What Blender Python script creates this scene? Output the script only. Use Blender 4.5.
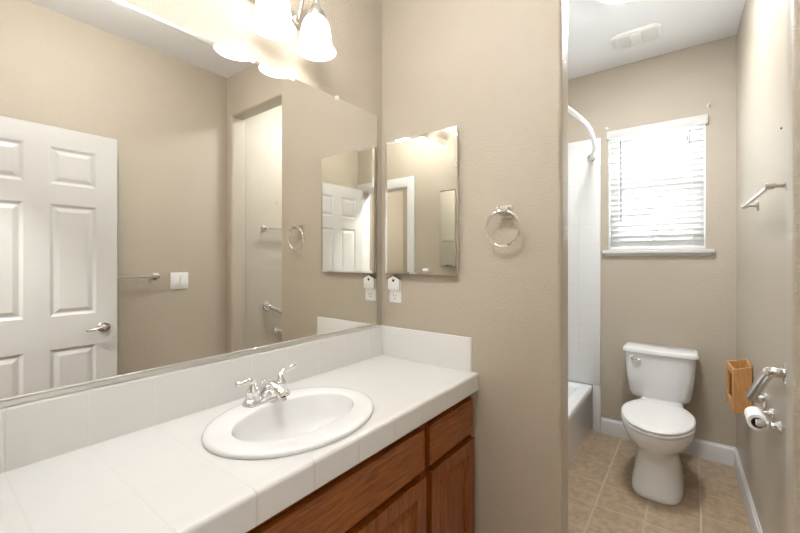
import bpy, bmesh, math, random
from mathutils import Vector, Matrix
from math import pi, sin, cos, radians as R
random.seed(4)
S = bpy.context.scene
for o in list(bpy.data.objects): bpy.data.objects.remove(o)
COL = S.collection

# ------------------------------------------------------------ camera, sky, exposure
HC = 1.343                                   # eye height above the floor
cam_d = bpy.data.cameras.new('camera'); cam = bpy.data.objects.new('camera', cam_d); COL.objects.link(cam)
cam.location = (0, 0, HC); cam.rotation_euler = (R(90), 0, R(37.44))
cam_d.sensor_width = 36; cam_d.lens = 381.5/800*36; cam_d.shift_y = -0.01; cam_d.clip_start = 0.01
S.camera = cam
W = bpy.data.worlds.new('sky'); S.world = W; W.use_nodes = True
bg = W.node_tree.nodes['Background']; bg.inputs[0].default_value = (.88, .94, 1, 1); bg.inputs[1].default_value = 24.0
S.view_settings.view_transform = 'Standard'; S.view_settings.look = 'None'
S.view_settings.gamma = 1; S.view_settings.use_curve_mapping = False
S.view_settings.exposure = 1.2
BULB = 14.0      # bulbs inside the shades
SHADE = 1.3      # vanity bell shades
DOME = 62.0       # toilet room ceiling light
HALL_FILL = 105.0  # added hallway fill lamp, out of view
ROOM_FILL = 27.0      # added fill globe over the vanity, unseen, above the frame        

# ------------------------------------------------------------ materials
def nodes(name):
    m = bpy.data.materials.new(name); m.use_nodes = True
    nt = m.node_tree; return m, nt, nt.nodes['Principled BSDF'], nt.nodes.new, nt.links.new
def plain(name, col, rough=.4, metal=0, spec=.5, bump=0, bscale=100):
    m, nt, p, N, L = nodes(name)
    p.inputs['Base Color'].default_value = (*col, 1); p.inputs['Roughness'].default_value = rough
    p.inputs['Metallic'].default_value = metal; p.inputs['Specular IOR Level'].default_value = spec
    g = N('ShaderNodeNewGeometry')
    t = N('ShaderNodeTexNoise'); t.inputs['Scale'].default_value = bscale; t.inputs['Detail'].default_value = 3
    L(g.outputs['Position'], t.inputs['Vector'])
    if bump:
        b = N('ShaderNodeBump'); b.inputs['Strength'].default_value = bump; b.inputs['Distance'].default_value = .0042
        L(t.outputs[0], b.inputs['Height']); L(b.outputs[0], p.inputs['Normal'])
    else:                                     # slight procedural unevenness of the gloss
        r = N('ShaderNodeMapRange'); r.inputs[3].default_value = rough*.92; r.inputs[4].default_value = rough*1.08
        L(t.outputs[0], r.inputs[0]); L(r.outputs[0], p.inputs['Roughness'])
    return m
def tiles(name, col, grout, axes, width=.003, rough=.15, mottle=None, bump=.4, groutrough=.6):
    """axes: {axis index: (pitch, offset)}; grout lines by world position"""
    m, nt, p, N, L = nodes(name)
    g = N('ShaderNodeNewGeometry'); s = N('ShaderNodeSeparateXYZ'); L(g.outputs['Position'], s.inputs[0])
    mask = None
    for ax, (pitch, off) in axes.items():
        a = N('ShaderNodeMath'); a.operation = 'SUBTRACT'; L(s.outputs[ax], a.inputs[0]); a.inputs[1].default_value = off - pitch/2
        b = N('ShaderNodeMath'); b.operation = 'DIVIDE'; L(a.outputs[0], b.inputs[0]); b.inputs[1].default_value = pitch
        c = N('ShaderNodeMath'); c.operation = 'FRACT'; L(b.outputs[0], c.inputs[0])
        d = N('ShaderNodeMath'); d.operation = 'SUBTRACT'; L(c.outputs[0], d.inputs[0]); d.inputs[1].default_value = .5
        e = N('ShaderNodeMath'); e.operation = 'ABSOLUTE'; L(d.outputs[0], e.inputs[0])
        f = N('ShaderNodeMapRange'); L(e.outputs[0], f.inputs[0])
        f.inputs[1].default_value = width*.35/pitch; f.inputs[2].default_value = width*.75/pitch
        f.inputs[3].default_value = 1; f.inputs[4].default_value = 0
        if mask is None: mask = f.outputs[0]
        else:
            h = N('ShaderNodeMath'); h.operation = 'MAXIMUM'; L(mask, h.inputs[0]); L(f.outputs[0], h.inputs[1]); mask = h.outputs[0]
    mix = N('ShaderNodeMix'); mix.data_type = 'RGBA'; L(mask, mix.inputs[0])
    mix.inputs[6].default_value = (*col, 1); mix.inputs[7].default_value = (*grout, 1)
    if mottle:
        n1 = N('ShaderNodeTexNoise'); n1.inputs['Scale'].default_value = 24; n1.inputs['Detail'].default_value = 8; n1.inputs['Roughness'].default_value = .72
        L(g.outputs['Position'], n1.inputs['Vector'])
        cr = N('ShaderNodeMapRange'); cr.inputs[1].default_value = .35; cr.inputs[2].default_value = .68; L(n1.outputs[0], cr.inputs[0])
        mm = N('ShaderNodeMix'); mm.data_type = 'RGBA'; L(cr.outputs[0], mm.inputs[0])
        mm.inputs[6].default_value = (*col, 1); mm.inputs[7].default_value = (*mottle, 1)
        L(mm.outputs[2], mix.inputs[6])
    L(mix.outputs[2], p.inputs['Base Color'])
    rr = N('ShaderNodeMapRange'); rr.inputs[3].default_value = rough; rr.inputs[4].default_value = groutrough
    L(mask, rr.inputs[0]); L(rr.outputs[0], p.inputs['Roughness'])
    inv = N('ShaderNodeMath'); inv.operation = 'SUBTRACT'; inv.inputs[0].default_value = 1; L(mask, inv.inputs[1])
    bm_ = N('ShaderNodeBump'); bm_.inputs['Strength'].default_value = bump; bm_.inputs['Distance'].default_value = .002
    L(inv.outputs[0], bm_.inputs['Height']); L(bm_.outputs[0], p.inputs['Normal'])
    return m
def wood(name, c1, c2, stretch, rough=.3, scale=14):
    m, nt, p, N, L = nodes(name)
    g = N('ShaderNodeNewGeometry'); mp = N('ShaderNodeMapping'); mp.inputs['Scale'].default_value = stretch
    L(g.outputs['Position'], mp.inputs[0])
    n = N('ShaderNodeTexNoise'); n.inputs['Scale'].default_value = scale; n.inputs['Detail'].default_value = 7
    n.inputs['Roughness'].default_value = .62; n.inputs['Distortion'].default_value = .9; L(mp.outputs[0], n.inputs['Vector'])
    r = N('ShaderNodeMapRange'); r.inputs[1].default_value = .32; r.inputs[2].default_value = .7; L(n.outputs[0], r.inputs[0])
    mx = N('ShaderNodeMix'); mx.data_type = 'RGBA'; L(r.outputs[0], mx.inputs[0])
    mx.inputs[6].default_value = (*c1, 1); mx.inputs[7].default_value = (*c2, 1); L(mx.outputs[2], p.inputs['Base Color'])
    p.inputs['Roughness'].default_value = rough
    b = N('ShaderNodeBump'); b.inputs['Strength'].default_value = .08; b.inputs['Distance'].default_value = .001
    L(n.outputs[0], b.inputs['Height']); L(b.outputs[0], p.inputs['Normal'])
    return m
def glow(name, col, strength, base=(.9, .9, .88)):
    m, nt, p, N, L = nodes(name)
    p.inputs['Base Color'].default_value = (*base, 1); p.inputs['Roughness'].default_value = .35
    p.inputs['Emission Color'].default_value = (*col, 1); p.inputs['Emission Strength'].default_value = strength
    return m
M = {}
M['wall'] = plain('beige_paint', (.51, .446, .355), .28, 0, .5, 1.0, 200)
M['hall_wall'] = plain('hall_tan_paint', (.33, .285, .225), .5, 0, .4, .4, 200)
M['ceiling'] = plain('white_ceiling_paint', (.88, .89, .91), .8, 0, .3, .12, 120)
M['trim'] = plain('white_gloss_paint', (.68, .675, .66), .3)
M['tub'] = plain('white_acrylic', (.90, .90, .90), .12)
M['china'] = plain('white_china', (.82, .82, .815), .08)
M['plastic'] = plain('white_plastic', (.83, .82, .80), .3)
M['dark'] = plain('dark_gap', (.02, .018, .015), .6)
M['chrome'] = plain('chrome', (.86, .86, .86), .06, 1)
M['nickel'] = plain('brushed_nickel', (.62, .59, .55), .28, 1)
M['steel'] = plain('satin_steel', (.66, .65, .63), .25, 1)
M['channel'] = plain('satin_aluminium', (.74, .73, .70), .42, 1)
M['wand'] = plain('grey_wand', (.22, .22, .22), .3)
M['roof'] = plain('brown_roof', (.16, .125, .095), .7)
M['door'] = plain('white_door_paint', (.60, .595, .575), .35)
M['mirror'] = plain('mirror_silver', (.86, .855, .82), 0.0, 1)
M['counter'] = tiles('white_counter_tile', (.74, .735, .72), (.715, .71, .69), {0: (.156, -.937), 1: (.158, .145)}, .0032, .14, None, .10, .22)
M['edge'] = tiles('white_edge_tile', (.74, .735, .72), (.64, .62, .58), {1: (.158, .145)}, .004, .14)
M['splash_y'] = tiles('white_splash_tile', (.74, .73, .705), (.76, .75, .725), {1: (.158, .145)}, .0035, .14)
M['splash_x'] = tiles('white_splash_tile_side', (.74, .73, .705), (.68, .665, .63), {0: (.160, -.947)}, .004, .14)
M['floor'] = tiles('tan_floor_tile', (.31, .218, .137), (.48, .39, .28), {0: (.228, -.42), 1: (.24, 2.78)}, .009, .35, (.49, .375, .255), .4)
M['surround'] = tiles('white_surround_tile', (.76, .76, .755), (.66, .66, .65), {0: (.155, -.56), 1: (.155, 1.66), 2: (.155, .36)}, .003, .12)
M['cab_h'] = wood('cherry_wood_horizontal', (.15, .036, .005), (.40, .120, .017), (6, .55, 6), .32)
M['cab_v'] = wood('cherry_wood_vertical', (.13, .030, .004), (.38, .110, .015), (6, 6, .55), .32)
M['oak'] = wood('oak_wood', (.42, .20, .065), (.63, .34, .13), (9, 9, .9), .4, 20)
M['shade'] = glow('frosted_glass_lit', (1, .98, .95), SHADE)
M['bulb'] = glow('bulb_lit', (1, .95, .88), BULB)
M['dome'] = glow('dome_glass_lit', (.94, .97, 1), DOME)
M['room_fill_glass'] = glow('room_fill_glass_lit', (.98, .985, 1), ROOM_FILL)
M['hall_fill_glass'] = glow('hall_fill_glass_lit', (.98, .985, 1), HALL_FILL)
M['paper'] = plain('tissue_paper', (.86, .86, .85), .9)
M['card'] = plain('brown_card', (.10, .075, .055), .9)
M['grille'] = plain('vent_grille', (.78, .78, .77), .5)
M['carpet'] = plain('hall_carpet', (.35, .31, .26), .95, 0, .1, .4, 400)
def slat_mat():
    m, nt, p, N, L = nodes('white_blind_slat')
    p.inputs['Base Color'].default_value = (.72, .72, .71, 1); p.inputs['Roughness'].default_value = .4
    tr = N('ShaderNodeBsdfTranslucent'); tr.inputs[0].default_value = (.92, .92, .90, 1)
    mx = N('ShaderNodeMixShader'); mx.inputs[0].default_value = .045
    L(p.outputs[0], mx.inputs[1]); L(tr.outputs[0], mx.inputs[2]); L(mx.outputs[0], nt.nodes['Material Output'].inputs[0])
    return m
M['slat'] = slat_mat()
def glass_mat():
    m, nt, p, N, L = nodes('window_glass')
    t = N('ShaderNodeBsdfTransparent'); t.inputs[0].default_value = (.95, .97, .96, 1)
    g = N('ShaderNodeBsdfGlossy'); g.inputs['Roughness'].default_value = 0.02
    f = N('ShaderNodeFresnel'); f.inputs[0].default_value = 1.45
    mx = N('ShaderNodeMixShader'); L(f.outputs[0], mx.inputs[0]); L(t.outputs[0], mx.inputs[1]); L(g.outputs[0], mx.inputs[2])
    L(mx.outputs[0], nt.nodes['Material Output'].inputs[0]); return m
M['glass'] = glass_mat()

# ------------------------------------------------------------ mesh helpers (all in world coordinates)
def rrect(x0, x1, y0, y1, r, n=5):
    out = []
    for cx, cy, a in ((x1-r, y1-r, 0), (x0+r, y1-r, 90), (x0+r, y0+r, 180), (x1-r, y0+r, 270)):
        for k in range(n+1):
            t = R(a+90*k/n); out.append((cx+r*cos(t), cy+r*sin(t)))
    return out
def smooth_path(pts, n=6, closed=False):
    P = [Vector(p) for p in pts]; out = []; m = len(P)
    for i in range(m if closed else m-1):
        p1, p2 = P[i], P[(i+1) % m]
        p0 = P[i-1] if (i > 0 or closed) else p1*2-p2
        p3 = P[(i+2) % m] if (i+2 < m or closed) else p2*2-p1
        for k in range(n):
            t = k/n
            out.append(.5*((2*p1)+(p2-p0)*t+(2*p0-5*p1+4*p2-p3)*t*t+(3*p1-p0-3*p2+p3)*t**3))
    if not closed: out.append(P[-1])
    return out
class B:
    def __init__(s): s.bm = bmesh.new()
    def _merge(s, t):
        me = bpy.data.meshes.new('tmp'); t.to_mesh(me); t.free(); s.bm.from_mesh(me); bpy.data.meshes.remove(me); return s
    def box(s, x0, x1, y0, y1, z0, z1, bevel=0, seg=2):
        t = bmesh.new(); bmesh.ops.create_cube(t, size=1)
        for v in t.verts: v.co = Vector(((x0+x1)/2+v.co.x*(x1-x0), (y0+y1)/2+v.co.y*(y1-y0), (z0+z1)/2+v.co.z*(z1-z0)))
        if bevel: bmesh.ops.bevel(t, geom=t.edges[:], offset=bevel, segments=seg, profile=.5, affect='EDGES')
        return s._merge(t)
    def loft(s, rings, cap0=True, cap1=True, closed=False):
        bm = s.bm; rv = [[bm.verts.new(p) for p in r] for r in rings]; n = len(rings[0])
        for i in range(len(rv)-(0 if closed else 1)):
            a, b = rv[i], rv[(i+1) % len(rv)]
            for k in range(n): bm.faces.new((a[k], a[(k+1) % n], b[(k+1) % n], b[k]))
        if not closed:
            if cap0: bm.faces.new(rv[0][::-1])
            if cap1: bm.faces.new(rv[-1])
        return s
    def prism(s, poly, a0, a1, f=lambda u, v, w: (u, v, w), bevel=0, seg=2):
        t = bmesh.new()
        lo = [t.verts.new(f(u, v, a0)) for u, v in poly]; hi = [t.verts.new(f(u, v, a1)) for u, v in poly]; n = len(poly)
        t.faces.new(lo[::-1]); top = t.faces.new(hi)
        for k in range(n): t.faces.new((lo[k], lo[(k+1) % n], hi[(k+1) % n], hi[k]))
        if bevel: bmesh.ops.bevel(t, geom=list(top.edges), offset=bevel, segments=seg, profile=.5, affect='EDGES')
        return s._merge(t)
    def tube(s, pts, r, seg=12, closed=False, flat=None):
        P = [Vector(p) for p in pts]; n = len(P); rings = []; prev = None
        for i in range(n):
            if closed: d = P[(i+1) % n]-P[i-1]
            else: d = P[min(i+1, n-1)]-P[max(i-1, 0)]
            d.normalize()
            if prev is None:
                up = Vector((0, 0, 1)) if abs(d.z) < .9 else Vector((1, 0, 0)); u = d.cross(up).normalized()
            else: u = (prev-d*prev.dot(d)).normalized()
            prev = u; v = d.cross(u); rr = r[i] if isinstance(r, (list, tuple)) else r
            fl = 1 if flat is None else flat
            rings.append([P[i]+u*rr*cos(2*pi*k/seg)+v*rr*fl*sin(2*pi*k/seg) for k in range(seg)])
        return s.loft(rings, closed=closed)
    def lathe(s, prof, org, axis=(0, 0, 1), seg=28, cap0=True, cap1=True):
        a = Vector(axis).normalized(); up = Vector((0, 0, 1)) if abs(a.z) < .9 else Vector((1, 0, 0))
        u = a.cross(up).normalized(); v = a.cross(u); o = Vector(org)
        return s.loft([[o+a*h+(u*cos(2*pi*k/seg)+v*sin(2*pi*k/seg))*max(r, 1e-4) for k in range(seg)] for r, h in prof], cap0, cap1)
    def panels(s, w, h, t, cols, rows, prof, f):
        """slab w x h x t whose face (n=t) holds profiled panels at cols x rows; prof = [(inset, depth)...]"""
        bm = s.bm; V = lambda a, b, c: bm.verts.new(f(a, b, c))
        us = sorted({0, w, *[c for q in cols for c in q]}); vs = sorted({0, h, *[c for q in rows for c in q]})
        for i in range(len(us)-1):
            for j in range(len(vs)-1):
                a0, a1, b0, b1 = us[i], us[i+1], vs[j], vs[j+1]
                if (a0, a1) in cols and (b0, b1) in rows:
                    last = None
                    for ins, dep in [(0, 0)]+prof:
                        ring = [V(a0+ins, b0+ins, t+dep), V(a1-ins, b0+ins, t+dep), V(a1-ins, b1-ins, t+dep), V(a0+ins, b1-ins, t+dep)]
                        if last:
                            for k in range(4): bm.faces.new((last[k], last[(k+1) % 4], ring[(k+1) % 4], ring[k]))
                        last = ring
                    bm.faces.new(last)
                else: bm.faces.new((V(a0, b0, t), V(a1, b0, t), V(a1, b1, t), V(a0, b1, t)))
        for i in range(len(us)-1):
            bm.faces.new((V(us[i], 0, 0), V(us[i+1], 0, 0), V(us[i+1], 0, t), V(us[i], 0, t)))
            bm.faces.new((V(us[i], h, 0), V(us[i+1], h, 0), V(us[i+1], h, t), V(us[i], h, t)))
        for j in range(len(vs)-1):
            bm.faces.new((V(0, vs[j], 0), V(0, vs[j+1], 0), V(0, vs[j+1], t), V(0, vs[j], t)))
            bm.faces.new((V(w, vs[j], 0), V(w, vs[j+1], 0), V(w, vs[j+1], t), V(w, vs[j], t)))
        bm.faces.new((V(0, 0, 0), V(w, 0, 0), V(w, h, 0), V(0, h, 0)))
        bmesh.ops.remove_doubles(bm, verts=bm.verts[:], dist=1e-5)
        return s
    def build(s, name, mat, parent=None, base=None, angle=35, recalc=True):
        bm = s.bm
        if recalc: bmesh.ops.recalc_face_normals(bm, faces=bm.faces[:])
        if parent is not None:
            off = Vector((0, 0, 0)); q = parent
            while q: off += q.location; q = q.parent
        elif base is not None: off = Vector(base)
        else:
            c = [v.co for v in bm.verts]
            off = Vector(((min(p.x for p in c)+max(p.x for p in c))/2, (min(p.y for p in c)+max(p.y for p in c))/2, min(p.z for p in c)))
        bmesh.ops.translate(bm, verts=bm.verts[:], vec=-off)
        me = bpy.data.meshes.new(name); bm.to_mesh(me); bm.free()
        me.shade_smooth(); me.set_sharp_from_angle(angle=R(angle))
        me.materials.append(M[mat]); o = bpy.data.objects.new(name, me); COL.objects.link(o)
        if parent is not None: o.parent = parent
        else: o.location = off
        return o
def thing(name, label, cat, loc, group=None):
    o = bpy.data.objects.new(name, None); COL.objects.link(o); o.location = loc; o.empty_display_size = .05
    return tag(o, label, cat, group)
def tag(o, label, cat, group=None):
    o['label'] = label; o['category'] = cat
    if group: o['group'] = group
    return o
def struct(o): o['kind'] = 'structure'; return o

# ------------------------------------------------------------ dimensions
XM, YP, YJ = -1.29, 1.531, 1.643         # mirror wall, partition front and back
XE, XJ, XO = -.396, .227, .291           # opening left/right edges, wall opposite the mirror
YB, YBH = .02, -.10                      # doorway wall faces
YW = 3.283                               # window wall
ZC, ZC2 = 2.737, 2.791                   # ceilings
XT = -1.375                              # wall behind the tub
ZT = .843                                # counter top
xwall = lambda y: .228+(YW-y)*.0237      # toilet room side wall, a little out of square

# ------------------------------------------------------------ structure
struct(B().box(-2.2, .6, -1.4, 3.5, -.1, 0).build('floor', 'floor'))
struct(B().box(-2.2, .6, YBH, YJ-.06, ZC, ZC+.1).build('ceiling', 'ceiling'))
struct(B().box(-1.6, .6, YP+.03, 3.5, ZC2, ZC2+.1).build('ceiling', 'ceiling'))
struct(B().box(-2.2, .6, -1.4, YBH, 2.6, 2.7).build('ceiling', 'ceiling'))
struct(B().box(XM-.12, XM, YBH, YP, 0, ZC).build('wall_left', 'wall'))
struct(B().box(XO, XO+.12, YBH, YP+.02, 0, ZC).build('wall_right', 'wall'))
rb = .017
def roundend(x_flat, x_end):             # plan of a wall end with two bullnose corners
    sgn = 1 if x_end > x_flat else -1; p = [(x_flat, YP)]
    for k in range(7): a = R(-90+90*k/6); p.append((x_end-sgn*rb+sgn*rb*cos(a), YP+rb+rb*sin(a)))
    for k in range(7): a = R(90*k/6); p.append((x_end-sgn*rb+sgn*rb*cos(a), YJ-rb+rb*sin(a)))
    p.append((x_flat, YJ)); return p
pw = B().prism(roundend(XT-.12, XE), 0, ZC2).prism(roundend(.45, XJ), 0, ZC2)
# header with rounded lower edges
hp = [(YP, ZC2), (YP, 2.428+rb)]+[(YP+rb-rb*cos(R(15*k)), 2.428+rb-rb*sin(R(15*k))) for k in range(1, 7)]
hp += [(YJ-rb+rb*sin(R(15*k)), 2.428+rb-rb*cos(R(15*k))) for k in range(0, 7)]+[(YJ, ZC2)]
pw.prism(hp, XE-rb, XJ+rb, lambda u, v, w: (w, u, v))
struct(pw.build('wall_partition', 'wall'))
# window wall with opening
WX0, WX1, WZ0, WZ1 = -.508, .073, 1.405, 2.285
ww = B()
for q in ((XT-.12, WX0, 0, ZC2), (WX1, .45, 0, ZC2), (WX0, WX1, 0, WZ0), (WX0, WX1, WZ1, ZC2)):
    ww.box(q[0], q[1], YW, YW+.15, q[2], q[3])
struct(ww.build('wall_far', 'wall'))
struct(B().prism([(xwall(YJ), YJ), (xwall(YW), YW), (.45, YW), (.45, YJ)], 0, ZC2).build('wall_toilet_side', 'wall'))
struct(B().box(XT-.12, XT, YJ, YW, 0, ZC2).build('wall_tub_side', 'wall'))
# doorway wall, hallway
DX0, DX1, DZ = -.389, .245, 2.05
bw = B().box(XM, DX0, YBH, YB, 0, ZC).box(DX1, XO, YBH, YB, 0, ZC).box(DX0, DX1, YBH, YB, DZ, ZC)
struct(bw.build('wall_back', 'wall'))
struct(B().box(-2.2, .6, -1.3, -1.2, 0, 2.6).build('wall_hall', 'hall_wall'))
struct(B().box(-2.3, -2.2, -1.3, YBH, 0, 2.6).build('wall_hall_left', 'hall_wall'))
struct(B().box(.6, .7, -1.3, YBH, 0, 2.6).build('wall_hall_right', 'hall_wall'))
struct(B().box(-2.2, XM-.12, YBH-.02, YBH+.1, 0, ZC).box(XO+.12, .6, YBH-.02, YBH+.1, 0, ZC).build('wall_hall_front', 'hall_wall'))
# door casing (both sides) and jamb
tr = B()
for y0, y1 in ((YB, YB+.014), (YBH-.014, YBH)):
    tr.box(DX0-.072, DX0+.012, y0, y1, 0, DZ+.082, .004); tr.box(DX1-.006, min(DX1+.044, XO), y0, y1, 0, DZ+.082, .004)
    tr.box(DX0+.012, DX1-.006, y0, y1, DZ-.012, DZ+.082, .004)
tr.box(DX0, DX0+.012, YBH, YB, 0, DZ).box(DX1-.012, DX1, YBH, YB, 0, DZ).box(DX0, DX1, YBH, YB, DZ-.012, DZ)
struct(tr.build('trim_1', 'trim'))
# baseboards
def bb(name, p0, p1, nx, ny):
    """profiled board along p0-p1, sticking out along (nx, ny)"""
    prof = [(0, 0), (.014, 0), (.014, .095), (.011, .104), (.006, .110), (.004, .118), (0, .120)]
    r = [[(p[0]+nx*d, p[1]+ny*d, z) for d, z in prof] for p in (p0, p1)]
    return struct(B().loft(r).build(name, 'trim', angle=20))
bb('baseboard_far', (-.558, YW), (xwall(YW)-.001, YW), 0, -1)
bb('baseboard_toilet_side', (xwall(YJ), YJ+.001), (xwall(YW), YW-.015), -1, 0)
bb('baseboard_partition', (-.735, YP), (XE-.02, YP), 0, -1)
bb('baseboard_right', (XO, YB+.02), (XO, YP), -1, 0)

# ------------------------------------------------------------ window
win = bpy.data.objects.new('window_1', None); COL.objects.link(win); win.location = ((WX0+WX1)/2, YW+.1, WZ0); struct(win)
f = B(); ya, yb = YW+.085, YW+.14; fw = .035
f.box(WX0, WX0+fw, ya, yb, WZ0, WZ1, .004).box(WX1-fw, WX1, ya, yb, WZ0, WZ1, .004)
f.box(WX0+fw, WX1-fw, ya, yb, WZ0, WZ0+fw, .004).box(WX0+fw, WX1-fw, ya, yb, WZ1-fw, WZ1, .004)
f.build('window_frame', 'plastic', win)
zmid = (WZ0+WZ1)/2-.01
f = B(); f.box(WX0+fw, WX1-fw, ya+.005, ya+.03, zmid-.02, zmid+.02, .003)
f.box(WX0+fw, WX0+fw+.025, ya+.005, ya+.03, WZ0+fw, zmid-.02, .003).box(WX1-fw-.025, WX1-fw, ya+.005, ya+.03, WZ0+fw, zmid-.02, .003)
f.box(WX0+fw+.025, WX1-fw-.025, ya+.005, ya+.03, WZ0+fw, WZ0+fw+.03, .003)
f.build('sash', 'plastic', win)
B().box(WX0+fw, WX1-fw, ya+.036, ya+.040, WZ0+fw, WZ1-fw).build('pane', 'glass', win)
s_ = B().box(WX0-.035, WX1+.045, YW-.035, YW, WZ0-.026, WZ0, .005).box(WX0, WX1, YW, YW+.085, WZ0-.026, WZ0+.001)
s_.box(WX0-.02, WX1+.03, YW-.014, YW, WZ0-.042, WZ0-.026, .003)
s_.build('window_sill', 'trim', win)
rv = B().box(WX0, WX0+.004, YW, YW+.085, WZ0, WZ1).box(WX1-.004, WX1, YW, YW+.085, WZ0, WZ1).box(WX0, WX1, YW, YW+.085, WZ1-.004, WZ1)
rv.build('window_reveal', 'trim', win)

# blinds
bl = thing('window_blind', 'white slatted blind closed over the bright window above the toilet', 'blind', ((WX0+WX1)/2, YW+.03, WZ0+.002))
B().box(WX0-.008, WX1+.012, YW-.022, YW+.012, WZ1-.04, WZ1+.022, .004).box(WX0+.006, WX1-.006, YW+.012, YW+.06, WZ1-.045, WZ1-.005).build('valance', 'trim', bl)
sl = B(); nsl = 20; z0 = WZ0+.05; z1 = WZ1-.07
tilt = R(-55)
for k in range(nsl):
    z = z0+(z1-z0)*k/(nsl-1); ring0 = []; c, s2 = cos(tilt), sin(tilt)
    pr = [(-.025, -.0012), (-.012, .0012), (0, .0020), (.012, .0012), (.025, -.0012), (.025, -.0036), (0, -.0004), (-.025, -.0036)]
    sec = [(YW+.036+a*c-b*s2, z+a*s2+b*c) for a, b in pr]
    sl.loft([[(x, y, zz) for y, zz in sec] for x in (WX0+.008, WX1-.008)])
sl.build('slats', 'slat', bl)
B().box(WX0+.008, WX1-.008, YW+.012, YW+.06, WZ0+.003, WZ0+.022, .004).build('bottom_rail', 'plastic', bl)
B().tube([(WX0+.082, YW+.004, WZ1-.05), (WX0+.084, YW+.002, WZ1-.30), (WX0+.084, YW+.002, WZ0+.22)], .0042, 8).build('tilt_wand', 'wand', bl)
cd = B()
for dx in (0, .012): cd.tube([(WX1-.10+dx, YW+.004, WZ1-.045), (WX1-.10+dx, YW-.002, WZ1-.10-dx*2)], .0014, 6); cd.lathe([(.002, .0), (.005, -.008), (.006, -.026), (.002, -.03)], (WX1-.10+dx, YW-.002, WZ1-.10-dx*2), seg=10)
cd.build('lift_cord', 'wand', bl)
for x in (WX0+.07, WX0+.29, WX1-.07):
    B().tube([(x, YW+.009, WZ1-.05), (x, YW+.009, WZ0+.02)], .0012, 6).build('ladder_cord', 'plastic', bl)

# curtain hooks
for x, z, l in ((WX0-.010, 2.335, 'small white hook on the wall at the upper left corner of the window blind'), (WX1+.016, 2.367, 'small white hook on the wall at the upper right corner of the window blind')):
    b = B().lathe([(.011, 0), (.011, .003), (.004, .005), (.004, .018), (.007, .021), (.007, .026), (.002, .028)], (x, YW, z), (0, -1, 0), 12)
    tag(b.build('curtain_hook', 'plastic', base=(x, YW, z)), l, 'hook')

# ------------------------------------------------------------ tub, surround, shower rod
X0, X1, Y0, Y1, ZR = XT, -.615, YJ, YW, .36
ts = B().box(XT, -.56, YW-.012, YW, ZR, 2.275, .003).box(X1, -.56, YW-.012, YW, 0, ZR, .002)
ts.box(XT, XT+.012, YJ, YW-.012, ZR, 2.275).box(XT, -.56, YJ, YJ+.012, ZR, 2.275, .003).box(X1, -.56, YJ, YJ+.012, 0, ZR, .002)
struct(ts.build('wall_surround', 'surround'))
tb = thing('bathtub', 'white bathtub in the tiled alcove to the left of the toilet', 'bathtub', ((X0+X1)/2, (Y0+Y1)/2, 0))
t = B(); e = .014
def rr3(x0, x1, y0, y1, r, z, n=6): return [(x, y, z) for x, y in rrect(x0, x1, y0, y1, r, n)]
xa, xb_, yc, yd = X0+e, X1, Y0+e, Y1-e
rings = [rr3(xa, xb_-.012, yc, yd, .01, .0), rr3(xa, xb_-.012, yc, yd, .01, .03), rr3(xa, xb_-.009, yc, yd, .01, .045), rr3(xa, xb_-.006, yc, yd, .01, ZR-.06), rr3(xa, xb_, yc, yd, .012, ZR-.045), rr3(xa, xb_, yc, yd, .012, ZR-.012),
         rr3(xa+.004, xb_-.004, yc+.004, yd-.004, .016, ZR-.003), rr3(xa+.012, xb_-.012, yc+.012, yd-.012, .02, ZR),
         rr3(xa+.06, xb_-.075, yc+.10, yd-.09, .10, ZR), rr3(xa+.068, xb_-.083, yc+.11, yd-.10, .10, ZR-.012), rr3(xa+.09, xb_-.11, yc+.14, yd-.16, .10, .16), rr3(xa+.13, xb_-.15, yc+.18, yd-.26, .09, .10), rr3(xa+.2, xb_-.22, yc+.25, yd-.35, .07, .085)]
t.loft(rings); t.build('tub_shell', 'tub', tb, angle=50)
B().lathe([(.03, 0), (.03, .004), (.02, .006), (.0, .006)], (-1.0, Y0+.42, .0855), seg=18).build('drain', 'chrome', tb)
rod = thing('shower_rod', 'white curved shower curtain rod high over the bathtub', 'shower rod', (-.62, YW-.012, 2.13))
zz = 2.128; xe_ = -.622
pts = smooth_path([(xe_, YW-.018, zz), (-.585, YW-.14, zz), (-.535, YW-.36, zz), (-.50, YW-.66, zz), (-.492, (YJ+YW)/2, zz), (-.50, YJ+.66, zz), (-.535, YJ+.36, zz), (-.585, YJ+.14, zz), (xe_, YJ+.018, zz)], 6)
B().tube(pts, .0145, 12).build('rod', 'plastic', rod)
for y, d in ((YW-.012, -1), (YJ+.012, 1)):
    B().lathe([(.030, 0), (.030, .004), (.022, .010), (.019, .026), (.016, .028)], (xe_, y, zz), (0, d, 0), 20).build('flange', 'chrome', rod)

# ------------------------------------------------------------ ceiling fixtures in the toilet room
fan = thing('exhaust_fan', 'white twin-grille exhaust fan cover in the ceiling above the toilet', 'exhaust fan', (-.285, 2.91, ZC2))
fx0, fx1, fy0, fy1 = -.425, -.150, 2.81, 3.01
F = lambda u, v, w: (u, v, ZC2-w)
B().prism(rrect(fx0, fx1, fy0, fy1, .045), 0, .016, F, .008, 3).build('cover', 'plastic', fan)
for a, b_ in ((fx0+.02, fx0+.105), (fx1-.105, fx1-.02)):
    g = B()
    for k in range(10):
        y = fy0+.028+k*.0155; g.box(a, b_, y, y+.009, ZC2-.0215, ZC2-.016, .001, 1)
    g.box(a, b_, fy0+.022, fy0+.026, ZC2-.022, ZC2-.016).box(a, b_, fy1-.026, fy1-.022, ZC2-.022, ZC2-.016)
    g.build('grille', 'grille', fan)
B().box(-.317, -.258, fy0+.02, fy1-.02, ZC2-.024, ZC2-.016, .004).build('lens', 'plastic', fan)
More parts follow.
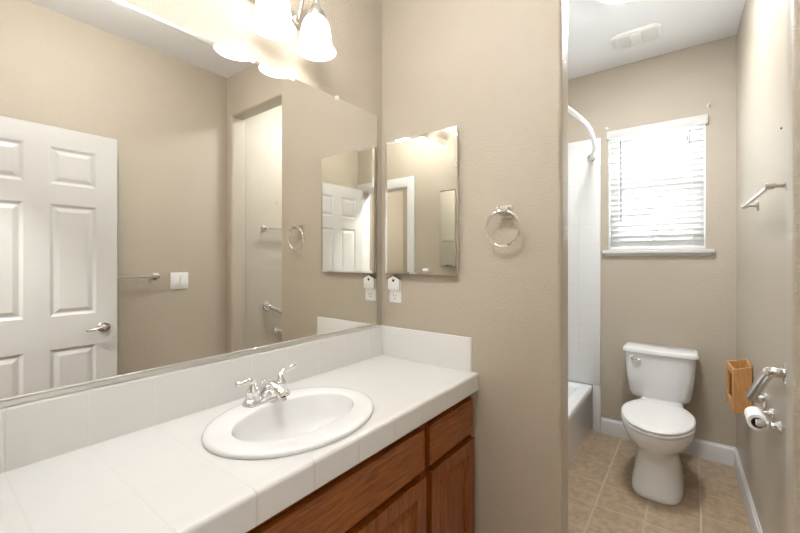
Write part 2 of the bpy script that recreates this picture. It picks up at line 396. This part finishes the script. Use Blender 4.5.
dl = thing('ceiling_light', 'round white ceiling light at the very top of the picture, above the toilet room', 'ceiling light', (-.26, 2.262, ZC2))
B().lathe([(.155, 0), (.155, -.040), (.150, -.046), (.142, -.046), (.142, -.02)], (-.26, 2.262, ZC2), seg=36).build('base_plate', 'plastic', dl)
B().lathe([(.141, -.030), (.141, -.046), (.12, -.056), (.085, -.065), (.04, -.070), (.0, -.071)], (-.26, 2.262, ZC2), seg=36, cap0=True, cap1=False).build('dome', 'dome', dl)

# ------------------------------------------------------------ toilet
TX = -.178
to = thing('toilet', 'white two-piece toilet with closed lid below the window', 'toilet', (TX, 2.9, 0))
def egg(a, yf, yb, z, ym=None, sq=2.0, n=40, x=TX+.014):
    ym = ym if ym is not None else yf+(yb-yf)*.55; out = []
    for k in range(n):
        t = 2*pi*k/n; cx, sx = cos(t), sin(t)
        px = a*math.copysign(abs(cx)**(2/sq), cx); b_ = (yb-ym) if sx > 0 else (ym-yf)
        out.append((x+px, ym+b_*math.copysign(abs(sx)**(2/sq), sx), z))
    return out
BX = TX+.014
bowl = B().loft([egg(.127, 2.525, 3.06, 0.0000, 2.80, 3.2), egg(.130, 2.52, 3.06, 0.0080, 2.80, 3.2), egg(.128, 2.525, 3.06, 0.0300, 2.80, 3.0), egg(.114, 2.555, 3.05, 0.1100, 2.80, 2.7),
    egg(.103, 2.58, 3.04, 0.1800, 2.80, 2.5), egg(.108, 2.56, 3.03, 0.2330, 2.79, 2.3), egg(.130, 2.515, 3.03, 0.2680, 2.76, 2.1), egg(.158, 2.465, 3.03, 0.3080, 2.74, 2.05),
    egg(.175, 2.435, 3.04, 0.3480, 2.73, 2.05), egg(.180, 2.425, 3.04, 0.3760, 2.73, 2.05), egg(.179, 2.425, 3.04, 0.3880, 2.73, 2.05), egg(.172, 2.435, 3.03, 0.3920, 2.73, 2.05)])
bowl.build('bowl', 'china', to, angle=60)
B().box(BX-.12, BX+.12, 2.95, YW-.02, .30, .400, .025, 3).build('tank_shelf', 'china', to)
B().loft([egg(.174, 2.428, 2.915, 0.3920, 2.70), egg(.181, 2.42, 2.92, 0.3970, 2.70), egg(.181, 2.42, 2.92, 0.4060, 2.70), egg(.175, 2.427, 2.915, 0.4110, 2.70)]).build('seat', 'plastic', to, angle=60)
B().loft([egg(.174, 2.428, 2.970, 0.4125, 2.72), egg(.182, 2.419, 2.975, 0.4170, 2.72), egg(.182, 2.419, 2.975, 0.4240, 2.72), egg(.172, 2.43, 2.970, 0.4300, 2.72), egg(.12, 2.50, 2.93, 0.4335, 2.72), egg(.04, 2.62, 2.78, 0.4350, 2.72)]).build('seat_lid', 'plastic', to, angle=60)
for sx in (-.075, .075): B().box(BX+sx-.022, BX+sx+.022, 2.972, 2.992, .405, .420, .008, 3).build('hinge', 'plastic', to)
def tankring(a, y0, y1, z, r=.03, bow=.02, n=6):
    out = []
    for x, y in rrect(TX-a, TX+a, y0, y1, r, n):
        u = (x-TX)/a; k = (y1-y)/(y1-y0); out.append((x, y-bow*(1-u*u)*k, z))
    return out
def dense(ringf): return ringf
def tank(rows, name, mat):
    rings = []
    for a, y0, y1, z, r in rows:
        pts = []
        base = rrect(TX-a, TX+a, y0, y1, r, 6)
        for i, p in enumerate(base):
            q = base[(i+1) % len(base)]; n = 8 if abs(q[0]-p[0]) > .1 else 1
            for k in range(n): pts.append((p[0]+(q[0]-p[0])*k/n, p[1]+(q[1]-p[1])*k/n))
        rings.append([(x, y-.018*(1-((x-TX)/a)**2)*(y1-y)/(y1-y0), z) for x, y in pts])
    return B().loft(rings).build(name, mat, to, angle=50)
tank([(.150, 3.105, YW-.022, .388, .04), (.166, 3.095, YW-.02, .400, .045), (.176, 3.090, YW-.018, .43, .045), (.192, 3.082, YW-.018, .55, .045), (.200, 3.078, YW-.018, .695, .045)], 'tank', 'china')
tank([(.204, 3.074, YW-.014, .695, .03), (.212, 3.066, YW-.010, .700, .035), (.212, 3.066, YW-.010, .718, .035), (.206, 3.072, YW-.014, .726, .033), (.196, 3.082, YW-.022, .730, .03)], 'tank_lid', 'china')
fl = B().lathe([(.016, 0), (.016, .006), (.009, .010), (.009, .018)], (TX-.148, 3.077, .662), (0, -1, 0), 16)
fl.tube(smooth_path([(TX-.148, 3.056, .662), (TX-.125, 3.052, .660), (TX-.098, 3.052, .655)], 4), [.007]*4+[.0075]*4+[.008], 10)
fl.build('flush_lever', 'chrome', to)
for sx in (-.105, .105): B().lathe([(.014, 0), (.014, .006), (.008, .013), (.0, .015)], (TX+.014+sx*1.08, 2.86, .03), (math.copysign(1, sx), 0, .2), 14).build('bolt_cap', 'plastic', to)

# ------------------------------------------------------------ fittings on the toilet side wall
def towelbar(t, p0, p1, off, w):
    """posts at wall points p0, p1; off = outward vector"""
    o = Vector(off); P0, P1 = Vector(p0), Vector(p1); d = (P1-P0).normalized()
    for P in (P0, P1):
        B().lathe([(.024, 0), (.024, .006), (.015, .010), (.0075, .014), (.0075, w-.014), (.012, w-.012), (.012, w+.011), (.006, w+.013)], P, o, 18).build('post', 'nickel', t)
    a, b_ = P0+o*w, P1+o*w
    B().tube([a-d*.002, b_+d*.002], .0098, 12).build('bar', 'chrome', t)
wn = Vector((-1, -.0237, 0)).normalized()
tbz = HC+.251
t1 = thing('towel_bar', 'chrome towel bar on the bright side wall of the toilet room', 'towel bar', (xwall(2.13), 2.13, tbz))
towelbar(t1, (xwall(1.83), 1.83, tbz), (xwall(2.455), 2.455, tbz), wn, .05)
nl = B().lathe([(.004, 0), (.004, .003), (.001, .004)], (xwall(1.95), 1.95, HC+.475), wn, 10)
tag(nl.build('nail', 'dark', base=(xwall(1.95), 1.95, HC+.475)), 'tiny dark nail head in the side wall above the chrome towel bar', 'nail')
gb = thing('grab_bar', 'thick satin steel grab bar slanting down the side wall beside the toilet', 'grab bar', (xwall(2.1), 2.1, .84))
ga, gz = Vector((xwall(1.86), 1.86, .945)), Vector((xwall(2.28), 2.28, .730))
gd = (gz-ga).normalized(); ou = .046
path = smooth_path([ga+wn*.004, ga+wn*.03, ga+wn*.040+gd*.010, ga+wn*ou+gd*.045, gz+wn*ou-gd*.045, gz+wn*.040-gd*.010, gz+wn*.03, gz+wn*.004], 5)
B().tube(path, .0182, 16).build('bar', 'steel', gb)
for P in (ga, gz): B().lathe([(.040, 0), (.040, .004), (.034, .009), (.020, .011)], P, wn, 24).build('flange', 'steel', gb)
tp = thing('toilet_paper_holder', 'chrome two-post toilet paper holder under the grab bar', 'toilet paper holder', (xwall(2.02), 2.02, .74))
zt = .729; ax = xwall(2.02)-.060
for y in (1.948, 2.096):
    B().lathe([(.026, 0), (.026, .005), (.019, .010), (.012, .018), (.010, .030), (.014, .034), (.014, .040), (.010, .044), (.011, .048), (.014, .053), (.014, .067), (.008, .072)], (xwall(y), y, zt), wn, 20).build('post', 'chrome', tp)
B().tube([(ax, 1.95, zt), (ax, 2.094, zt)], .008, 12).build('roller', 'chrome', tp)
rl = thing('toilet_paper_roll', 'nearly used-up white toilet paper roll on the chrome holder', 'toilet paper roll', (ax, 2.022, zt-.041))
ro, ri = .031, .019; ya_, yb_ = 1.972, 2.075
B().loft([[(ax+r*cos(2*pi*k/32), y, zt-.009+r*sin(2*pi*k/32)) for k in range(32)] for r, y in ((ro, ya_+.001), (ro, yb_-.001), (ro-.001, yb_), (ri+.001, yb_), (ri+.001, ya_), (ro-.001, ya_))], closed=True).build('paper', 'paper', rl)
B().loft([[(ax+r*cos(2*pi*k/32), y, zt-.009+r*sin(2*pi*k/32)) for k in range(32)] for r, y in ((ri+.0005, ya_-.0005), (ri+.0005, yb_+.0005), (ri-.001, yb_+.0005), (ri-.001, ya_-.0005))], closed=True).build('core', 'card', rl)
# wooden holder on the side wall
y0, y1 = 2.60, 2.80; xw = xwall(2.7)-.002; xf = .168
wh = thing('wooden_wall_box', 'small oak box with open front slot hung on the wall beyond the grab bar', 'box', (xw, 2.7, .55))
w_ = .012
side = [(xf, .552), (xw, .552), (xw, .796), (xf+.012, .774), (xf, .770)]
for ya_, yb_ in ((y0, y0+w_), (y1-w_, y1)):
    B().prism(side, ya_, yb_, lambda u, v, w: (u-(w-y0)*.09*(xw-u)/(xw-xf), w, v)).build('side_panel', 'oak', wh)
B().box(xw-.008, xw, y0+w_, y1-w_, .552, .80, .001).build('back_panel', 'oak', wh)
fr = B().box(xf, xf+w_, y0+w_, y0+.04, .552, .77, .002).box(xf, xf+w_, y1-.04, y1-w_, .552, .77, .002).box(xf, xf+w_, y0+.04, y1-.04, .552, .60, .002).box(xf, xf+w_, y0+.04, y1-.04, .735, .77, .002)
for v in fr.bm.verts: v.co.x -= (v.co.y-y0)*.09
fr.build('front_frame', 'oak', wh)
B().box(xf, xw-.008, y0+w_, y1-w_, .552, .562).build('bottom_panel', 'oak', wh)

# ------------------------------------------------------------ vanity: cabinet, counter, sink, faucet
XF = -.739; VY0, VY1 = YB+.004, YP-.002
vc = thing('vanity_cabinet', 'cherry-stained vanity cabinet under the white tiled counter', 'cabinet', (-1.03, .775, 0))
cz = ZT-.072; xfr = -.797
b = B().box(XM+.004, xfr, VY0, VY0+.018, .1, cz).box(XM+.004, xfr, VY1-.018, VY1, .1, cz).box(XM+.004, xfr, VY0+.018, VY1-.018, .1, .118).box(XM+.004, XM+.014, VY0+.018, VY1-.018, .118, cz)
b.box(XM+.004, xfr-.06, VY0, VY1, 0, .1)
b.build('carcass', 'cab_v', vc)
ft = .020; Xf = xfr+ft
b = B().box(xfr, Xf, VY0, VY1, cz-.035, cz).box(xfr, Xf, VY0, VY1, .1, .135)
for a_, c_ in ((VY0+.042, .362), (.404, 1.128), (1.170, VY1-.042)): b.box(xfr, Xf, a_, c_, .560, .600)
for y in (VY0, .362, 1.128, VY1-.042): b.box(xfr, Xf, y, y+.042, .135, cz-.035)
b.build('face_frame', 'cab_v', vc)
def frontmap(y0, z0): return lambda u, v, n: (Xf+n, y0+u, z0+v)
DZ0, DZ1 = .588, .734
for y0, y1, nm in ((.038, .362, 'drawer_front'), (.400, 1.132, 'sink_panel'), (1.168, 1.508, 'drawer_front')):
    w, h = y1-y0, DZ1-DZ0
    b = B(); prof = [(.0, 0)]
    sec = [(0, 0), (0, .019), (.005, .022), (.010, .024), (.013, .0275)]
    rings = [[frontmap(y0, DZ0)(i, i, n), frontmap(y0, DZ0)(w-i, i, n), frontmap(y0, DZ0)(w-i, h-i, n), frontmap(y0, DZ0)(i, h-i, n)] for i, n in sec]
    rings = [[Vector(p) for p in r] for r in rings]
    b.loft(rings).build(nm, 'cab_h', vc, angle=15)
dz0, dz1 = .128, .568
for y0, y1 in ((.038, .362), (.400, .763), (.769, 1.132), (1.168, 1.508)):
    w, h = y1-y0, dz1-dz0
    d = B().panels(w, h, .028, [(.055, w-.055)], [(.055, h-.055)], [(.003, -.006), (.008, -.015), (.014, -.016), (.036, -.004), (.039, -.003)], frontmap(y0, dz0)).build('door', 'cab_v', vc, angle=12)
# counter
HX, HY, AX, AY = -.988, .752, .21, .262
ct = thing('countertop', 'white tiled vanity countertop with tile backsplash along two walls', 'countertop', (-1.03, .775, ZT-.05))
t_ = bmesh.new(); xa, xb2, yc, yd = XM+.003, XF-.006, VY0, VY1
outer = [t_.verts.new(p) for p in ((xa, yc, ZT), (xb2, yc, ZT), (xb2, yd, ZT), (xa, yd, ZT))]
inner = [t_.verts.new((HX+AX*cos(2*pi*k/48), HY+AY*sin(2*pi*k/48), ZT)) for k in range(48)]
ed = [t_.edges.new((l[i], l[(i+1) % len(l)])) for l in (outer, inner) for i in range(len(l))]
bmesh.ops.triangle_fill(t_, edges=ed, use_beauty=True)
r = bmesh.ops.extrude_face_region(t_, geom=t_.faces[:])
for v in r['geom']:
    if isinstance(v, bmesh.types.BMVert): v.co.z -= .0715
B()._merge(t_).build('top', 'counter', ct)
pr = [(XF-.022, ZT-.072), (XF, ZT-.072), (XF, ZT-.010)]+[(XF-.010+.010*cos(R(a)), ZT-.009+.010*sin(R(a))) for a in (15, 35, 55, 75, 90)]+[(XF-.022, ZT+.0012)]
B().prism(pr, VY0, VY1, lambda u, v, w: (u, w, v)).build('front_edge', 'edge', ct, angle=40)
ZS = ZT+.152; ths = .013
def splash(prof_f, a0, a1, mat, name='backsplash'):
    pr = [(0, ZT), (ths, ZT), (ths, ZS-.010)]+[(ths-.010+.010*cos(R(a)), ZS-.010+.010*sin(R(a))) for a in (15, 35, 55, 75, 90)]+[(0, ZS)]
    return B().prism(pr, a0, a1, prof_f).build(name, mat, ct, angle=40)
splash(lambda u, v, w: (XM+u, w, v), VY0, VY1, 'splash_y')
# side splash with rounded outer end
xs1 = -.771
poly = [(XM+ths, YP), (XM+ths, YP-ths)]+[(xs1-.010+.010*sin(R(a)), YP-ths+.010-.010*cos(R(a))) for a in (0, 20, 40, 60, 80, 90)]+[(xs1, YP)]
sb = B(); sb.prism(poly, ZT, ZS, bevel=.006, seg=3); sb.build('backsplash', 'splash_x', ct, angle=50)
# sink
sk = thing('sink', 'white oval drop-in sink set in the tiled counter', 'sink', (HX, HY, ZT))
def ell(cx, ax, ay, z, n=64): return [(cx+ax*cos(2*pi*k/n), (HY if cx == HX else HY+.004)+ay*sin(2*pi*k/n), z) for k in range(n)]
bx = -.981
rings = [ell(HX, .219, .269, ZT+.001), ell(HX, .221, .271, ZT+.008), ell(HX, .219, .269, ZT+.012), ell(HX, .213, .263, ZT+.0155), ell(HX, .202, .252, ZT+.0165),
         ell(bx, .138, .210, ZT+.0150), ell(bx, .134, .206, ZT+.0135), ell(bx, .132, .204, ZT+.009), ell(bx, .128, .198, ZT-.010), ell(bx, .122, .186, ZT-.055), ell(bx, .10, .150, ZT-.095), ell(bx, .06, .095, ZT-.122), ell(bx, .022, .024, ZT-.130),
         ell(bx, .022, .024, ZT-.138), ell(bx, .065, .10, ZT-.130), ell(bx, .107, .163, ZT-.102), ell(bx, .132, .20, ZT-.06), ell(bx-.004, .145, .219, ZT-.015), ell(bx-.01, .158, .235, ZT+.001)]
B().loft(rings, closed=True).build('basin', 'china', sk, angle=60)
B().lathe([(.021, -.133), (.021, -.1275), (.024, -.1265), (.020, -.125), (.006, -.1255), (0, -.1255)], (bx, HY+.004, ZT), seg=20).build('drain', 'chrome', sk)
# faucet
FX, FY, FZ = -1.158, .763, ZT+.0155
fc = thing('faucet', 'chrome two-handle faucet at the back of the oval sink', 'faucet', (FX, FY, FZ))
def rl2(x0, x1, y0, y1, r, z): return [(x, y, z) for x, y in rrect(x0, x1, y0, y1, r, 8)]
B().loft([rl2(FX-.027, FX+.027, FY-.088, FY+.088, .0265, FZ), rl2(FX-.027, FX+.027, FY-.088, FY+.088, .0265, FZ+.008), rl2(FX-.022, FX+.022, FY-.082, FY+.082, .0215, FZ+.018), rl2(FX-.017, FX+.017, FY-.075, FY+.075, .0165, FZ+.022)]).build('base_plate', 'chrome', fc, angle=60)
sp = smooth_path([(FX-.006, FY, FZ+.012), (FX-.002, FY, FZ+.034), (FX+.018, FY, FZ+.050), (FX+.046, FY, FZ+.050), (FX+.074, FY, FZ+.041), (FX+.090, FY, FZ+.027)], 5)
n = len(sp); B().tube(sp, [.029-.017*(i/(n-1))**.8 for i in range(n)], 16).build('spout', 'chrome', fc)
B().lathe([(.0105, 0), (.0105, -.010), (.008, -.011), (0, -.011)], (FX+.090, FY, FZ+.028), (-.25, 0, 1), 16).build('aerator', 'chrome', fc)
B().tube([(FX-.021, FY, FZ+.018), (FX-.021, FY, FZ+.056)], .0028, 8).lathe([(.003, .052), (.007, .058), (.0075, .064), (.005, .070), (0, .072)], (FX-.021, FY, FZ), seg=14).build('lift_rod', 'chrome', fc)
for sgn in (-1, 1):
    hy = FY+sgn*.054
    h = B().lathe([(.023, .012), (.022, .024), (.0195, .038), (.021, .042), (.020, .050), (.013, .060), (.010, .072), (.011, .078), (.006, .082), (0, .082)], (FX, hy, FZ), seg=22).build('handle', 'chrome', fc)
    lp = smooth_path([(FX, hy, FZ+.072), (FX+.003, hy+sgn*.018, FZ+.083), (FX+.004, hy+sgn*.040, FZ+.080), (FX+.006, hy+sgn*.062, FZ+.084)] if sgn < 0 else [(FX, hy, FZ+.072), (FX-.002, hy+.014, FZ+.084), (FX-.003, hy+.036, FZ+.086), (FX-.004, hy+.062, FZ+.094)], 4)
    B().tube(lp, [.0085-.002*i/(len(lp)-1)+(.0015 if i > 9 else 0) for i in range(len(lp))], 12).build('lever', 'chrome', h)

# ------------------------------------------------------------ mirrors
vm = thing('vanity_mirror', 'large frameless mirror over the counter', 'mirror', (XM, .76, ZS))
MY0, MY1, MZ0, MZ1 = YB+.012, 1.486, ZS+.008, HC+.7324
mg = lambda i, d: [(XM+d, MY0+i, MZ0+i), (XM+d, MY1-i, MZ0+i), (XM+d, MY1-i, MZ1-i), (XM+d, MY0+i, MZ1-i)]
B().loft([mg(0, .001), mg(0, .006), mg(.011, .007)]).build('mirror_glass', 'mirror', vm, angle=1)
B().box(XM+.001, XM+.012, MY0, MY1, ZS+.0005, ZS+.009).box(XM+.009, XM+.012, MY0, MY1, ZS+.009, ZS+.013).build('bottom_channel', 'channel', vm)
for y in (.83, 1.206):
    B().box(XM+.001, XM+.012, y-.008, y+.008, MZ1-.010, MZ1+.008, .002).build('clip', 'plastic', vm)
def medicine(x0, x1, ywall, sgn, z0, z1, label, white_rect):
    t = thing('medicine_cabinet', label, 'medicine cabinet', ((x0+x1)/2, ywall, z0))
    Y = lambda d: ywall+sgn*d
    a, c = sorted((Y(0), Y(.019)))
    B().box(x0+.006, x1-.006, a, c, z0+.006, z1-.006, .002).build('cabinet_body', 'trim', t)
    rg = lambda i, d: [(x0+i, Y(d), z0+i), (x1-i, Y(d), z0+i), (x1-i, Y(d), z1-i), (x0+i, Y(d), z1-i)]
    B().loft([rg(0, .020), rg(0, .0275), rg(.012, .0285)]).build('mirror_door', 'mirror', t, angle=1)
    if white_rect: B().box(-1.015, -.983, *sorted((Y(.0285), Y(.0289))), z0+.018, z0+.030).build('white_rect', 'plastic', t)  # small plain white rectangle low on the mirror door
medicine(-1.245, -.831, YP, -1, 1.266, 1.934, 'rectangular mirrored medicine cabinet on the partition wall left of the towel ring', True)
medicine(-1.17, -.757, YB, 1, 1.275, 1.955, 'second mirrored medicine cabinet, on the doorway wall, seen only inside the small mirror', False)

# ------------------------------------------------------------ vanity light
vl = thing('vanity_light', 'two-shade bathroom wall light glowing above the large mirror', 'wall light', (XM, .9, HC+.95))
LZ = HC+.970
B().prism(rrect(.70, 1.066, LZ-.022, LZ+.022, .02), 0, .016, lambda u, v, w: (XM+w, u, v), .005, 2).build('wall_rail', 'nickel', vl)
B().lathe([(.06, 0), (.06, .008), (.05, .018), (.02, .024), (0, .025)], (XM, .883, LZ), (1, 0, 0), 28).build('canopy', 'nickel', vl)
for y in (.788, .978):
    bx2 = XM+.130; zr = HC+.805; zt_ = zr+.128
    B().lathe([(.022, .014), (.020, .022), (.010, .028)], (XM, y, LZ), (1, 0, 0), 18).build('arm_base', 'nickel', vl)
    ap = smooth_path([(XM+.022, y, LZ), (XM+.034, y, LZ+.035), (XM+.05, y, LZ+.075), (XM+.085, y, LZ+.10), (XM+.118, y, LZ+.075), (bx2, y, LZ+.03), (bx2, y, zt_+.020)], 6)
    B().tube(ap, .008, 10).build('arm', 'nickel', vl)
    cp = B().lathe([(.012, .055), (.018, .045), (.022, .036), (.032, .022), (.036, .004), (.036, -.006), (.030, -.006)], (bx2, y, zt_), seg=24).build('cap', 'nickel', vl)
    B().lathe([(.013, .115), (.014, .100), (.022, .083), (.028, .062), (.025, .042), (.012, .031), (0, .029)], (bx2, y, zr), seg=20).build('bulb', 'bulb', vl)
    o_ = [(.032, .150), (.036, .146), (.046, .132), (.054, .108), (.058, .080), (.060, .050), (.063, .030), (.070, .013), (.077, .002), (.078, 0)]
    i_ = [(.074, .001), (.066, .014), (.059, .031), (.056, .050), (.054, .080), (.050, .107), (.042, .129), (.030, .144)]
    B().lathe([(r_, h_) for r_, h_ in [(p, q*.86) for p, q in o_+i_]], (bx2, y, zr), seg=36, cap0=False, cap1=False).build('shade', 'shade', vl)

# ------------------------------------------------------------ towel ring, outlet, night light
tr_ = thing('towel_ring', 'chrome towel ring on the partition wall between small mirror and opening', 'towel ring', (-.612, YP, HC+.2))
ym = YP-.045; zc = HC+.195
B().box(-.640, -.586, YP-.010, YP, zc-.025, zc+.025, .005, 3).box(-.634, -.592, ym+.006, YP-.010, zc-.012, zc+.014, .004, 3).box(-.638, -.628, ym-.010, ym+.016, zc-.012, zc+.016, .003, 2).box(-.598, -.588, ym-.010, ym+.016, zc-.012, zc+.016, .003, 2).build('mount', 'nickel', tr_)
rg = .0715
B().tube([(-.613+rg*sin(2*pi*k/48), ym-.004+.012*(1-cos(2*pi*k/48))/2, zc+.0-rg+rg*cos(2*pi*k/48)) for k in range(48)], .0058, 10, closed=True).build('ring', 'chrome', tr_)
def outlet_plate(t, x0, x1, y, z0, z1):
    B().prism(rrect(x0, x1, z0, z1, .006), 0, .006, lambda u, v, w: (u, y-w, v), .002, 2).build('cover_plate', 'plastic', t)
ox = -1.199
ot = thing('wall_outlet', 'white wall outlet under the house-shaped night light', 'outlet', (ox, YP, 1.119))
outlet_plate(ot, ox-.037, ox+.037, YP, 1.119, 1.235)
B().prism(rrect(ox-.017, ox+.017, 1.128, 1.226, .006), 0, .008, lambda u, v, w: (u, YP-w, v), .001, 1).build('socket', 'plastic', ot)
so = B().box(ox-.009, ox-.006, YP-.0086, YP-.007, 1.150, 1.160).box(ox+.006, ox+.009, YP-.0086, YP-.007, 1.150, 1.160).box(ox-.003, ox+.003, YP-.0086, YP-.007, 1.138, 1.143)
so.build('slots', 'dark', ot)
nlx = thing('night_light', 'small white house-shaped night light with a dark roof, plugged in below the small mirror', 'night light', (ox, YP, 1.184))
hp = [(ox-.036, 1.184), (ox+.036, 1.184), (ox+.036, 1.240), (ox, 1.257), (ox-.036, 1.240)]
B().prism(hp, .009, .021, lambda u, v, w: (u, YP-w, v), .002, 2).build('house_body', 'plastic', nlx)
rf = [(ox-.040, 1.238), (ox, 1.2565), (ox+.040, 1.238), (ox+.040, 1.241), (ox, 1.2605), (ox-.040, 1.241)]
B().prism(rf, .007, .024, lambda u, v, w: (u, YP-w, v)).build('roof', 'roof', nlx)
B().lathe([(.007, 0), (.007, .0012), (.0, .0015)], (ox, YP-.021, 1.232), (0, -1, 0), 14).build('sensor', 'dark', nlx)
B().box(ox-.022, ox+.022, YP-.0216, YP-.0208, 1.212, 1.2135).build('slot', 'grille', nlx)

# ------------------------------------------------------------ the wall opposite the mirror: door, towel bar, switch
dr = bpy.data.objects.new('door_1', None); COL.objects.link(dr); dr.location = (.205, .08, .01); struct(dr)
hy0, hy1, dzb, dzt = .079, .785, .010, 2.055
dw, dh, dth = hy1-hy0, dzt-dzb, .034
cols = [(.101, .302), (.404, .605)]; rows = [(.22, .841), (1.019, 1.627), (1.735, 1.937)]
prof = [(.008, -.004), (.014, -.007), (.020, -.007), (.040, -.001), (.042, -.001)]
B().panels(dw, dh, dth, cols, rows, prof, lambda u, v, n: (.204-n, hy0+u, dzb+v)).build('slab', 'door', dr, angle=10)
kz, ky = .943, .72
hd = B().lathe([(.032, 0), (.032, .004), (.027, .010), (.012, .014), (.011, .040), (.015, .043), (.013, .056), (.005, .058)], (.170, ky, kz), (-1, 0, 0), 22)
hd.tube(smooth_path([(.122, ky, kz), (.120, ky-.03, kz+.003), (.121, ky-.065, kz-.004), (.121, ky-.092, kz-.004)], 5), [.0095]*5+[.0085]*5+[.008]*5+[.009], 12, flat=.8)
hd.build('door_handle', 'nickel', dr)
for z in (.25, 1.03, 1.83): B().tube([(.200, hy0-.006, z-.045), (.200, hy0-.006, z+.045)], .006, 10).build('hinge', 'nickel', dr)
t2 = thing('towel_bar', 'chrome towel bar half hidden behind the white door in the mirror', 'towel bar', (XO, .75, 1.225))
towelbar(t2, (XO, 1.034, 1.225), (XO, .43, 1.225), (-1, 0, 0), .062)
def switch(t, c, n, gang):
    """rocker switch plate centred at c on a wall with outward normal n (axis aligned)"""
    w = .0585*gang+ (.0 if gang > 1 else .012); c = Vector(c); n = Vector(n); s = Vector((0, 0, 1)).cross(n)
    mp = lambda u, v, d: tuple(c+s*u+Vector((0, 0, v))+n*d)
    B().prism(rrect(-w/2, w/2, -.058, .058, .006), 0, .006, mp, .002, 2).build('cover_plate', 'plastic', t)
    for k in range(gang):
        u = (k-(gang-1)/2)*.046
        B().prism(rrect(u-.0165, u+.0165, -.033, .033, .002), .004, .009, mp, .002, 2).build('rocker', 'plastic', t)
sw = thing('light_switch', 'white double rocker light switch beside the towel bar in the large mirror', 'light switch', (XO, 1.184, 1.13))
switch(sw, (XO, 1.184, 1.188), (-1, 0, 0), 2)
sw2 = thing('light_switch', 'white single light switch on the hallway wall, seen through the doorway in the small mirror', 'light switch', (-.55, -1.2, 1.18))
switch(sw2, (-.55, -1.2, 1.24), (0, 1, 0), 1)
hl = thing('ceiling_light', 'round fill light added in the hallway behind the doorway, outside the picture', 'ceiling light', (-.5, -.65, 2.6))  # added unseen lamp, fills the vanity through the doorway
B().lathe([(.17, 0), (.17, -.02)], (-.5, -.65, 2.6), seg=32).build('base_plate', 'plastic', hl)
B().lathe([(.165, -.02), (.15, -.055), (.10, -.085), (.0, -.10)], (-.5, -.65, 2.6), seg=32, cap0=True, cap1=False).build('dome', 'hall_fill_glass', hl)
rlt = thing('ceiling_light', 'glowing glass globe added as fill light over the vanity floor, above the picture', 'ceiling light', (-.62, .50, ZC))  # added unseen lamp to brighten the vanity area
B().lathe([(.065, 0), (.065, -.012), (.02, -.022), (.012, -.03), (.012, -.045), (.03, -.05), (.03, -.06)], (-.62, .50, ZC), seg=28).build('base_plate', 'nickel', rlt)
B().lathe([(.03, -.048), (.07, -.056), (.105, -.085), (.12, -.125), (.11, -.17), (.08, -.21), (.04, -.232), (0, -.238)], (-.62, .50, ZC), seg=36, cap0=True, cap1=False).build('globe', 'room_fill_glass', rlt)
